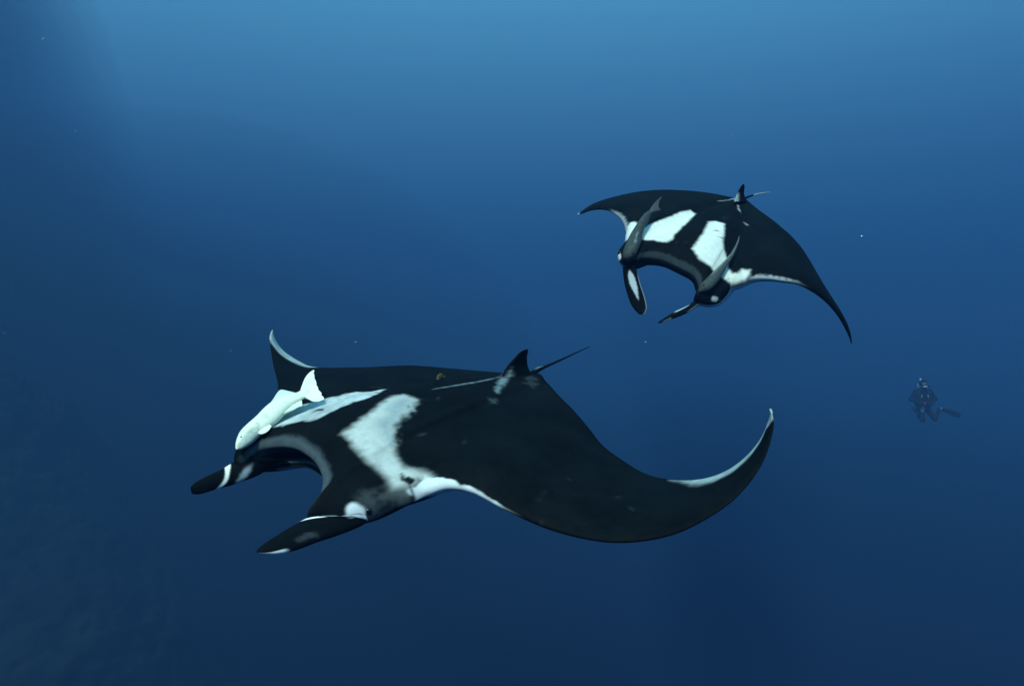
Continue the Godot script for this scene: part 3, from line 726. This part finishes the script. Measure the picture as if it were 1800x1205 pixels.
func build_blenny() -> void:
	var up: Vector3 = near_pose[1]
	var at: Vector3 = Transform3D(Basis(near_pose[0], near_pose[1], near_pose[0].cross(near_pose[1])), near_pose[2]) * blenny_at[0]
	var o := thing("reef_fish", "tiny brown fish just above the black back of the nearer manta ray", "fish", at + up * 0.035)
	var sh := Shape.new()
	var a := [V(-0.034, -0.012, 0), V(-0.024, 0.006, 0), V(-0.008, 0.024, 0), V(0.012, 0.026, 0), V(0.026, 0.010, 0), V(0.031, 0.004, 0)]
	var b := [V(-0.034, -0.015, 0), V(-0.026, -0.022, 0), V(-0.008, -0.026, 0), V(0.012, -0.020, 0), V(0.026, -0.006, 0), V(0.031, -0.004, 0)]
	var body := blade(sh, a, b, [-0.5, -0.45, -0.4, -0.35, -0.3], 30, 20)
	for k in body[1].size():
		var u: float = body[1][k].x
		var v: float = body[1][k].y
		var c := Color(0.045, 0.036, 0.014)
		c = c.lerp(Color(0.14, 0.13, 0.08), 1.0 - smoothstep(0.02, 0.07, absf(u - 0.3)))
		c = c.lerp(Color(0.3, 0.34, 0.33), smoothstep(0.72, 0.9, v) * (1.0 - smoothstep(0.3, 0.5, u)))
		sh.c[body[0] + k] = c
	var tail := blade(sh, [V(0.029, 0.004, 0), V(0.036, 0.009, 0), V(0.042, 0.013, 0)], [V(0.029, -0.004, 0), V(0.036, -0.008, 0), V(0.042, -0.012, 0)], [0.003, 0.002, 0.001], 10, 12, 0.003)
	sh.tint(tail[0], Color(0.06, 0.05, 0.025))
	part("body", sh, skin(0.5, 0.3), o)


func build_water() -> void:
	fog_box("water", Vector3(0, -5, -50), Vector3(240, 60, 130), 0.003, Color(0.075, 0.24, 0.56))
	fog_box("water", Vector3(0, -12, -62), Vector3(250, 50, 105), 0.033, Color(0.07, 0.225, 0.53))
	fog_box("water", Vector3(0, -21.5, -61), Vector3(260, 33, 106), 0.045, Color(0.025, 0.04, 0.125))
	# murky water that hangs along the slope
	for k in 8:
		var wide: float = 7.0 + 2.6 * k
		fog_bank("murky_water", Vector3(-33, 4, -36), Vector3(wide, 60.0 + 3.0 * k, 12.0 + wide * 0.5), 0.2, 0.021, Color(0.08, 0.12, 0.145))
	for k in 4:
		var by: float = [0.5, 0.7, 0.9, 1.15][k]
		fog_bank("murky_water", Vector3(-16, -9, -26), Vector3(34, 30, 25) * by, 0.5, 0.016, Color(0.05, 0.095, 0.135))


func fog_bank(called: String, at: Vector3, size: Vector3, lean: float, density: float, albedo: Color) -> void:
	fog_box(called, at, size, density, albedo)
	var f: FogVolume = get_child(get_child_count() - 1)
	f.shape = RenderingServer.FOG_VOLUME_SHAPE_ELLIPSOID
	f.rotation.z = lean
	f.set_meta("label", "dim murky water hanging along the rocky slope")


func fog_box(called: String, at: Vector3, size: Vector3, density: float, albedo: Color) -> void:
	var m := FogMaterial.new()
	m.density = density
	m.albedo = albedo.linear_to_srgb()
	m.edge_fade = 0.0
	var f := FogVolume.new()
	f.name = numbered(called)
	f.shape = RenderingServer.FOG_VOLUME_SHAPE_BOX
	f.size = size
	f.position = at
	f.material = m
	add_child(f, true)
	f.set_meta("kind", "structure")
	f.set_meta("label", "open blue sea water")


func build_slope() -> void:
	# a rocky seamount flank on the left, falling away to the right and below
	var sh := Shape.new()
	var rows := []
	var nu := 300
	var nv := 240
	for i in nu + 1:
		var u := float(i) / nu
		var cross := []
		for c in slope_rows:
			cross.append(spline(c, u * (c.size() - 1)))
		var row := PackedVector3Array()
		for k in nv + 1:
			var p: Vector3 = spline(cross, float(k) / nv * (cross.size() - 1))
			var near := clampf(-p.z / 40.0, 0.25, 1.2)
			var big := noise.get_noise_3d(p.x * 0.12, p.y * 0.12, p.z * 0.12)
			var ledge := absf(noise.get_noise_3d(p.x * 0.35, p.y * 0.7, p.z * 0.3))
			var small := fine.get_noise_3d(p.x * 0.12, p.y * 0.2, p.z * 0.1)
			p += Vector3(0.35, 0.8, 0.5) * near * (big * 2.2 - ledge * 1.1 + small * 0.5)
			row.append(p)
		rows.append(row)
	sh.grid(rows, false, 1)
	for k in sh.v.size():
		var p := sh.v[k]
		var g := noise.get_noise_3d(p.x * 0.3, p.y * 0.6, p.z * 0.3)
		var f := fine.get_noise_3d(p.x * 0.2, p.y * 0.2, p.z * 0.2)
		sh.c[k] = Color(0.014, 0.027, 0.026) * clampf(0.9 + 0.7 * g + 0.4 * f, 0.3, 1.8)
		sh.c[k].a = 1.0
	var o := MeshInstance3D.new()
	o.name = "rocky_slope"
	o.mesh = sh.mesh()
	o.material_override = skin(0.95, 0.2)
	add_child(o, true)
	o.set_meta("kind", "structure")
	o.set_meta("label", "dim rocky seamount slope fading into the blue water on the left")


# ---------------------------------------------------------------- diver

# smooth union of tapered capsules, meshed as surface nets: bones are [from, to, radius, radius, colour index]
func flesh(sh: Shape, bones: Array, cell: float, blend: float, colours: Array) -> void:
	var lo := Vector3(1e9, 1e9, 1e9)
	var hi := -lo
	for b in bones:
		for e in 2:
			var r: float = b[2 + e] + 2.5 * cell
			lo = lo.min(b[e] - Vector3(r, r, r))
			hi = hi.max(b[e] + Vector3(r, r, r))
	var nx := int((hi.x - lo.x) / cell) + 2
	var ny := int((hi.y - lo.y) / cell) + 2
	var nz := int((hi.z - lo.z) / cell) + 2
	var field := PackedFloat32Array()
	field.resize(nx * ny * nz)
	field.fill(1.0)
	for b in bones:
		var a0: Vector3 = b[0]
		var a1: Vector3 = b[1]
		var r0: float = b[2]
		var r1: float = b[3]
		var reach: float = maxf(r0, r1) + blend + 2.0 * cell
		var l := (a0.min(a1) - Vector3(reach, reach, reach) - lo) / cell
		var h := (a0.max(a1) + Vector3(reach, reach, reach) - lo) / cell
		var ab := a1 - a0
		var len2 := maxf(ab.length_squared(), 1e-9)
		for z in range(maxi(0, int(l.z)), mini(nz, int(h.z) + 1)):
			for y in range(maxi(0, int(l.y)), mini(ny, int(h.y) + 1)):
				var at := (z * ny + y) * nx
				for x in range(maxi(0, int(l.x)), mini(nx, int(h.x) + 1)):
					var p := lo + Vector3(x, y, z) * cell
					var t := clampf((p - a0).dot(ab) / len2, 0.0, 1.0)
					var d := (p - a0 - ab * t).length() - lerpf(r0, r1, t)
					var o := field[at + x]
					var m := maxf(blend - absf(o - d), 0.0) / blend
					field[at + x] = minf(o, d) - m * m * blend * 0.25
	var base := sh.v.size()
	var ids := {}
	for z in nz - 1:
		for y in ny - 1:
			for x in nx - 1:
				var at := (z * ny + y) * nx + x
				var mask := 0
				for c in 8:
					if field[at + (c & 1) + ((c >> 1) & 1) * nx + ((c >> 2) & 1) * nx * ny] < 0.0:
						mask |= 1 << c
				if mask == 0 or mask == 255:
					continue
				var sum := Vector3.ZERO
				var n := 0
				for c in 8:
					for ax in 3:
						var d := c | (1 << ax)
						if d == c or ((mask >> c) & 1) == ((mask >> d) & 1):
							continue
						var fa := field[at + (c & 1) + ((c >> 1) & 1) * nx + ((c >> 2) & 1) * nx * ny]
						var fb := field[at + (d & 1) + ((d >> 1) & 1) * nx + ((d >> 2) & 1) * nx * ny]
						var pa := Vector3(c & 1, (c >> 1) & 1, (c >> 2) & 1)
						var pb := Vector3(d & 1, (d >> 1) & 1, (d >> 2) & 1)
						sum += pa.lerp(pb, fa / (fa - fb))
						n += 1
				var p := lo + (Vector3(x, y, z) + sum / n) * cell
				ids[at] = sh.v.size()
				sh.v.append(p)
				var gx := field[at + 1] - field[at]
				var gy := field[at + nx] - field[at]
				var gz := field[at + nx * ny] - field[at]
				sh.n.append(Vector3(gx, gy, gz).normalized())
				var best := 1e9
				var col := Color.BLACK
				for b in bones:
					var ab: Vector3 = b[1] - b[0]
					var t := clampf((p - b[0]).dot(ab) / maxf(ab.length_squared(), 1e-9), 0.0, 1.0)
					var d: float = (p - b[0] - ab * t).length() - lerpf(b[2], b[3], t)
					if d < best:
						best = d
						col = colours[b[4]]
				sh.c.append(col)
	var step := [1, nx, nx * ny]
	for at in ids:
		for ax in 3:
			var s: int = step[ax]
			var s1: int = step[(ax + 1) % 3]
			var s2: int = step[(ax + 2) % 3]
			if (field[at] < 0.0) == (field[at + s] < 0.0):
				continue
			if not (ids.has(at - s1) and ids.has(at - s2) and ids.has(at - s1 - s2)):
				continue
			var q := [ids[at], ids[at - s1], ids[at - s1 - s2], ids[at - s2]]
			if field[at] < 0.0:
				sh.idx.append_array(PackedInt32Array([q[0], q[2], q[1], q[0], q[3], q[2]]))
			else:
				sh.idx.append_array(PackedInt32Array([q[0], q[1], q[2], q[0], q[2], q[3]]))


func tube(sh: Shape, pts: Array, r: float, col: Color) -> void:
	var from := sh.v.size()
	var rows := []
	var n := pts.size() * 6
	for i in n + 1:
		var s := float(i) / n * (pts.size() - 1)
		var p: Vector3 = spline(pts, s)
		var q: Vector3 = spline(pts, minf(s + 0.02, pts.size() - 1))
		var o: Vector3 = spline(pts, maxf(s - 0.02, 0.0))
		var t := (q - o).normalized()
		var side := t.cross(Vector3(0.3, 0.2, 0.9)).normalized()
		var other := t.cross(side)
		var row := PackedVector3Array()
		var rr := r * (0.05 if i == 0 or i == n else 1.0)
		for k in 10:
			row.append(p + (side * cos(TAU * k / 10) + other * sin(TAU * k / 10)) * rr)
		rows.append(row)
	sh.grid(rows, true)
	sh.tint(from, col)


func build_diver() -> void:
	var root := thing("person", "distant diver in dark wetsuit hovering upright with bent knees and splayed fin", "person", Vector3(12.18, -1.68, -19.5) * 1.13)
	root.scale = Vector3(1.08, 1.08, 1.08)
	root.rotation = Vector3(0.06, -0.25, 0.05)
	var suit := Color(0.012, 0.014, 0.017)
	var face := Color(0.32, 0.21, 0.16)
	var glove := Color(0.02, 0.022, 0.024)
	var sh := Shape.new()
	# trunk, arms, legs: neck 0.40, hips -0.28, knees in front and below, shins folded back
	flesh(sh, [
		[V(0.0, 0.26, 0.0), V(0.0, -0.02, 0.02), 0.135, 0.12, 0], [V(0.0, -0.02, 0.02), V(0.0, -0.26, 0.0), 0.12, 0.13, 0],
		[V(-0.15, 0.27, 0.0), V(0.15, 0.27, 0.0), 0.075, 0.075, 0], [V(0.0, 0.28, 0.0), V(0.01, 0.42, 0.04), 0.065, 0.058, 0],
		[V(-0.19, 0.27, 0.0), V(-0.36, 0.03, 0.04), 0.066, 0.05, 0], [V(-0.36, 0.03, 0.04), V(-0.17, -0.06, 0.26), 0.05, 0.036, 0],
		[V(0.19, 0.27, 0.0), V(0.33, 0.02, 0.05), 0.066, 0.05, 0], [V(0.33, 0.02, 0.05), V(0.13, -0.10, 0.27), 0.05, 0.036, 0],
		[V(-0.09, -0.27, 0.0), V(-0.10, -0.58, 0.24), 0.095, 0.068, 0], [V(-0.10, -0.58, 0.24), V(-0.08, -0.55, -0.16), 0.062, 0.042, 0], [V(-0.08, -0.55, -0.16), V(-0.06, -0.49, -0.30), 0.045, 0.04, 0],
		[V(0.09, -0.27, 0.0), V(0.24, -0.57, 0.20), 0.095, 0.068, 0], [V(0.24, -0.57, 0.20), V(0.46, -0.33, -0.06), 0.062, 0.042, 0], [V(0.46, -0.33, -0.06), V(0.55, -0.34, -0.12), 0.045, 0.04, 0],
	], 0.018, 0.045, [suit])
	# head with hood, face, nose, jaw and lips
	flesh(sh, [
		[V(0.01, 0.53, 0.02), V(0.01, 0.50, 0.04), 0.103, 0.092, 0], [V(0.01, 0.44, 0.06), V(0.01, 0.50, 0.06), 0.066, 0.078, 0],
		[V(0.01, 0.50, 0.085), V(0.01, 0.45, 0.092), 0.062, 0.045, 1], [V(0.01, 0.515, 0.145), V(0.01, 0.485, 0.165), 0.012, 0.017, 1],
		[V(-0.015, 0.447, 0.135), V(0.035, 0.447, 0.135), 0.010, 0.010, 1], [V(0.01, 0.42, 0.10), V(0.01, 0.415, 0.11), 0.03, 0.025, 1],
		[V(-0.09, 0.50, 0.02), V(-0.092, 0.47, 0.02), 0.02, 0.016, 0], [V(0.11, 0.50, 0.02), V(0.112, 0.47, 0.02), 0.02, 0.016, 0],
	], 0.009, 0.02, [suit, face])
	for side in [-1.0, 1.0]:
		var w: Vector3 = V(-0.17, -0.06, 0.26) if side < 0.0 else V(0.13, -0.10, 0.27)
		var d := Vector3(-side * 0.72, -0.1, 0.69)
		var up := Vector3(0.0, 0.99, 0.14)
		var out: Vector3 = d.cross(up).normalized() * side
		var hand := [[w, w + d * 0.05, 0.032, 0.036, 0], [w + d * 0.05, w + d * 0.085, 0.036, 0.034, 0]]
		for k in 4:
			var s := (k - 1.5) * 0.021
			var ln: float = [0.058, 0.07, 0.075, 0.066][k]
			var a := w + d * 0.09 + up * s
			var b: Vector3 = a + d * ln * 0.55 + out * 0.004
			hand.append([a, b, 0.0105, 0.0095, 0])
			hand.append([b, b + d * ln * 0.35 - out * ln * 0.5, 0.0095, 0.008, 0])
		var th := w + d * 0.03 + up * 0.034
		hand.append([th, th + d * 0.035 + up * 0.03, 0.013, 0.011, 0])
		hand.append([th + d * 0.035 + up * 0.03, th + d * 0.07 + up * 0.033 - out * 0.01, 0.011, 0.009, 0])
		flesh(sh, hand, 0.007, 0.008, [glove])
	part("body", sh, skin(0.8, 0.3), root)
	for x in [-0.022, 0.042]:
		eye(V(x, 0.508, 0.138), 0.012, root)

	# mask
	var ms := Shape.new()
	var ring := [V(-0.07, 0.53, 0.12), V(-0.03, 0.555, 0.15), V(0.05, 0.555, 0.15), V(0.09, 0.53, 0.12), V(0.075, 0.49, 0.14), V(0.04, 0.472, 0.165), V(0.01, 0.49, 0.175), V(-0.02, 0.472, 0.165), V(-0.055, 0.49, 0.14), V(-0.07, 0.53, 0.12)]
	tube(ms, ring, 0.014, Color(0.015, 0.017, 0.02))
	tube(ms, [V(-0.07, 0.525, 0.12), V(-0.10, 0.53, 0.04), V(-0.06, 0.54, -0.08), V(0.01, 0.545, -0.1), V(0.08, 0.54, -0.08), V(0.12, 0.53, 0.04), V(0.09, 0.525, 0.12)], 0.01, Color(0.015, 0.017, 0.02))
	var mask := part("mask", ms, skin(0.4, 0.4), root)
	var glass := StandardMaterial3D.new()
	glass.albedo_color = Color(0.8, 0.95, 1.0, 0.12)
	glass.transparency = BaseMaterial3D.TRANSPARENCY_ALPHA
	glass.roughness = 0.05
	var ls := Shape.new()
	blade(ls, [V(-0.062, 0.545, 0.14), V(-0.02, 0.55, 0.157), V(0.04, 0.55, 0.157), V(0.082, 0.545, 0.14)], [V(-0.058, 0.492, 0.148), V(-0.02, 0.482, 0.17), V(0.04, 0.482, 0.17), V(0.078, 0.492, 0.148)], [0.003, 0.003, 0.003, 0.003], 12, 10)
	part("lens", ls, glass, mask)

	# regulator and its hose
	var rs := Shape.new()
	var r0 := blade(rs, [V(-0.05, 0.435, 0.17), V(-0.03, 0.455, 0.185), V(0.01, 0.46, 0.19), V(0.05, 0.455, 0.185), V(0.085, 0.445, 0.17)], [V(-0.05, 0.425, 0.17), V(-0.03, 0.395, 0.185), V(0.01, 0.39, 0.19), V(0.05, 0.40, 0.185), V(0.085, 0.425, 0.17)], [0.006, 0.03, 0.036, 0.03, 0.006], 20, 16)
	rs.tint(r0[0], Color(0.42, 0.47, 0.47))
	var reg := part("regulator", rs, skin(0.3, 0.5), root)
	var hs := Shape.new()
	tube(hs, [V(0.07, 0.43, 0.17), V(0.2, 0.42, 0.12), V(0.25, 0.40, -0.02), V(0.16, 0.42, -0.2), V(0.04, 0.44, -0.24)], 0.014, Color(0.01, 0.01, 0.012))
	part("hose", hs, skin(0.5, 0.3), reg)

	# buoyancy vest: two front panels with straps, back wing
	for s in [-1.0, 1.0]:
		var vs := Shape.new()
		var v0 := blade(vs, [V(s * 0.10, 0.33, 0.03), V(s * 0.09, 0.22, 0.135), V(s * 0.05, 0.05, 0.155), V(s * 0.04, -0.12, 0.155), V(s * 0.06, -0.22, 0.13)], [V(s * 0.18, 0.33, 0.0), V(s * 0.22, 0.22, 0.06), V(s * 0.24, 0.05, 0.05), V(s * 0.25, -0.12, 0.05), V(s * 0.2, -0.22, 0.05)], [0.02, 0.03, 0.045, 0.05, 0.02], 30, 20)
		vs.tint(v0[0], Color(0.016, 0.018, 0.022))
		var vest := part("vest_panel", vs, skin(0.75, 0.3), root)
		var bs := Shape.new()
		tube(bs, [V(s * 0.07, 0.18, 0.18), V(s * 0.09, 0.12, 0.19), V(s * 0.095, 0.09, 0.19)], 0.012, Color(0.45, 0.5, 0.5))
		part("buckle", bs, skin(0.4, 0.5), vest)
	var ps := Shape.new()
	var p0 := blade(ps, [V(-0.15, -0.22, 0.16), V(-0.14, -0.27, 0.175), V(-0.13, -0.33, 0.19), V(-0.12, -0.36, 0.19)], [V(-0.03, -0.21, 0.165), V(-0.02, -0.27, 0.18), V(-0.03, -0.33, 0.195), V(-0.05, -0.36, 0.19)], [0.015, 0.025, 0.025, 0.012], 20, 16)
	for k in p0[1].size():
		ps.c[p0[0] + k] = Color(0.22, 0.34, 0.30) * (0.8 + 0.6 * fine.get_noise_3dv(ps.v[p0[0] + k] * 4.0))
	part("pocket", ps, skin(0.7, 0.3), root)

	# gauge held in front with a red case
	var gs := Shape.new()
	var g0 := blade(gs, [V(-0.10, -0.03, 0.32), V(-0.10, -0.05, 0.33), V(-0.10, -0.10, 0.33), V(-0.10, -0.12, 0.32)], [V(-0.02, -0.03, 0.32), V(-0.02, -0.05, 0.33), V(-0.02, -0.10, 0.33), V(-0.02, -0.12, 0.32)], [0.008, 0.02, 0.02, 0.008], 12, 16)
	gs.tint(g0[0], Color(0.5, 0.03, 0.03))
	part("gauge", gs, skin(0.4, 0.4), root)

	# air tank on the back with a pale valve that shows over the hood
	var ts := Shape.new()
	tube(ts, [V(0.0, -0.36, -0.22), V(0.0, -0.34, -0.22), V(0.0, -0.1, -0.22), V(0.0, 0.2, -0.22), V(0.0, 0.33, -0.22), V(0.0, 0.38, -0.22)], 0.09, Color(0.35, 0.38, 0.38))
	var tank := part("air_tank", ts, skin(0.4, 0.5), root)
	var ks := Shape.new()
	tube(ks, [V(0.0, 0.36, -0.22), V(0.0, 0.44, -0.22), V(0.0, 0.47, -0.22)], 0.025, Color(0.6, 0.62, 0.62))
	tube(ks, [V(-0.08, 0.44, -0.22), V(0.0, 0.44, -0.22), V(0.06, 0.44, -0.22)], 0.02, Color(0.6, 0.62, 0.62))
	part("valve", ks, skin(0.3, 0.5), tank)
	# pale lamp-less camera mount clipped on the hood
	var cs := Shape.new()
	tube(cs, [V(-0.07, 0.60, 0.05), V(-0.07, 0.64, 0.06), V(-0.065, 0.665, 0.07)], 0.026, Color(0.8, 0.85, 0.85))
	part("snorkel_keeper", cs, skin(0.3, 0.5), root)

	# fins: the right one splays out to the side, the other trails behind
	fin_of_diver(root, [V(0.55, -0.29, -0.13), V(0.68, -0.32, -0.16), V(0.85, -0.37, -0.2), V(1.02, -0.45, -0.24), V(1.12, -0.53, -0.26)], [V(0.53, -0.39, -0.10), V(0.64, -0.43, -0.12), V(0.80, -0.53, -0.16), V(0.95, -0.60, -0.2), V(1.06, -0.62, -0.22)])
	fin_of_diver(root, [V(-0.01, -0.49, -0.30), V(0.03, -0.45, -0.42), V(0.08, -0.41, -0.58), V(0.09, -0.37, -0.75), V(0.07, -0.35, -0.85)], [V(-0.11, -0.49, -0.30), V(-0.12, -0.45, -0.42), V(-0.12, -0.41, -0.58), V(-0.12, -0.37, -0.75), V(-0.07, -0.35, -0.85)])


func fin_of_diver(root: Node3D, a: Array, b: Array) -> void:
	var fs := Shape.new()
	var f0 := blade(fs, a, b, [0.05, 0.035, 0.014, 0.01, 0.004], 30, 20)
	fs.tint(f0[0], Color(0.012, 0.013, 0.016))
	var fin := part("fin", fs, skin(0.6, 0.3), root)
	var st := Shape.new()
	var m: Vector3 = (a[0] + b[0]) * 0.5
	var ax: Vector3 = (a[0] - b[0]) * 0.55
	tube(st, [m + ax, m + ax * 0.5 + V(-0.03, 0.02, 0.06), m - ax * 0.5 + V(-0.03, 0.02, 0.06), m - ax], 0.016, Color(0.3, 0.4, 0.4))
	part("strap", st, skin(0.5, 0.4), fin)


# ---------------------------------------------------------------- drifting specks

func build_specks() -> void:
	var where := [
		["pale elongated plankton speck drifting in the top left corner", V(-0.7127, 0.4616, -1.0), 3.4, V(0.013, 0.004, 0.004), 0.6],
		["pale plankton speck drifting right of the farther manta ray, above the diver", V(0.5314, 0.162, -1.0), 4.2, V(0.008, 0.009, 0.006), -0.4],
		["tiny pale plankton speck high above the farther manta ray's left wing tip", V(0.1711, 0.3845, -1.0), 3.6, V(0.004, 0.0035, 0.004), 0.2],
		["tiny pale plankton speck above the dorsal fin of the farther manta ray", V(0.3344, 0.3158, -1.0), 3.4, V(0.0045, 0.004, 0.004), 0.5],
		["small plankton speck between the tail of the near manta and the far manta's horns", V(0.2030, 0.0013, -1.0), 3.6, V(0.006, 0.0045, 0.004), 0.9],
		["tiny plankton speck in the blue water left of the raised wing tip", V(-0.4273, -0.0117, -1.0), 3.2, V(0.0035, 0.003, 0.003), 0.0],
		["faint plankton speck just right of the raised far wing tip", V(-0.2376, 0.0013, -1.0), 3.5, V(0.007, 0.003, 0.003), 0.3],
		["tiny plankton speck in the upper left water, below the corner speck", V(-0.6636, 0.3210, -1.0), 3.2, V(0.003, 0.005, 0.003), 0.1],
		["faint plankton speck at the far left edge over the rocky slope", V(-0.7715, 0.0151, -1.0), 3.0, V(0.004, 0.003, 0.003), 0.4],
	]
	for w in where:
		var o := thing("plankton_speck", w[0], "plankton", w[1] * w[2], "plankton specks drifting in the water")
		var sh := Shape.new()
		var rows := []
		var size: Vector3 = w[3]
		for i in 9:
			var th := PI * (i + 0.02) / 8.04
			var row := PackedVector3Array()
			for k in 12:
				var d := Vector3(cos(th), sin(th) * cos(TAU * k / 12), sin(th) * sin(TAU * k / 12))
				row.append(d * size * (0.6 + 0.5 * noise.get_noise_3dv(d * 1.7 + w[1] * 9.0)))
			rows.append(row)
		sh.grid(rows, true)
		sh.tint(0, Color(0.8, 0.85, 0.8) if where.find(w) < 2 else Color(0.42, 0.48, 0.47))
		o.rotation.z = w[4]
		part("body", sh, skin(0.7, 0.2), o)
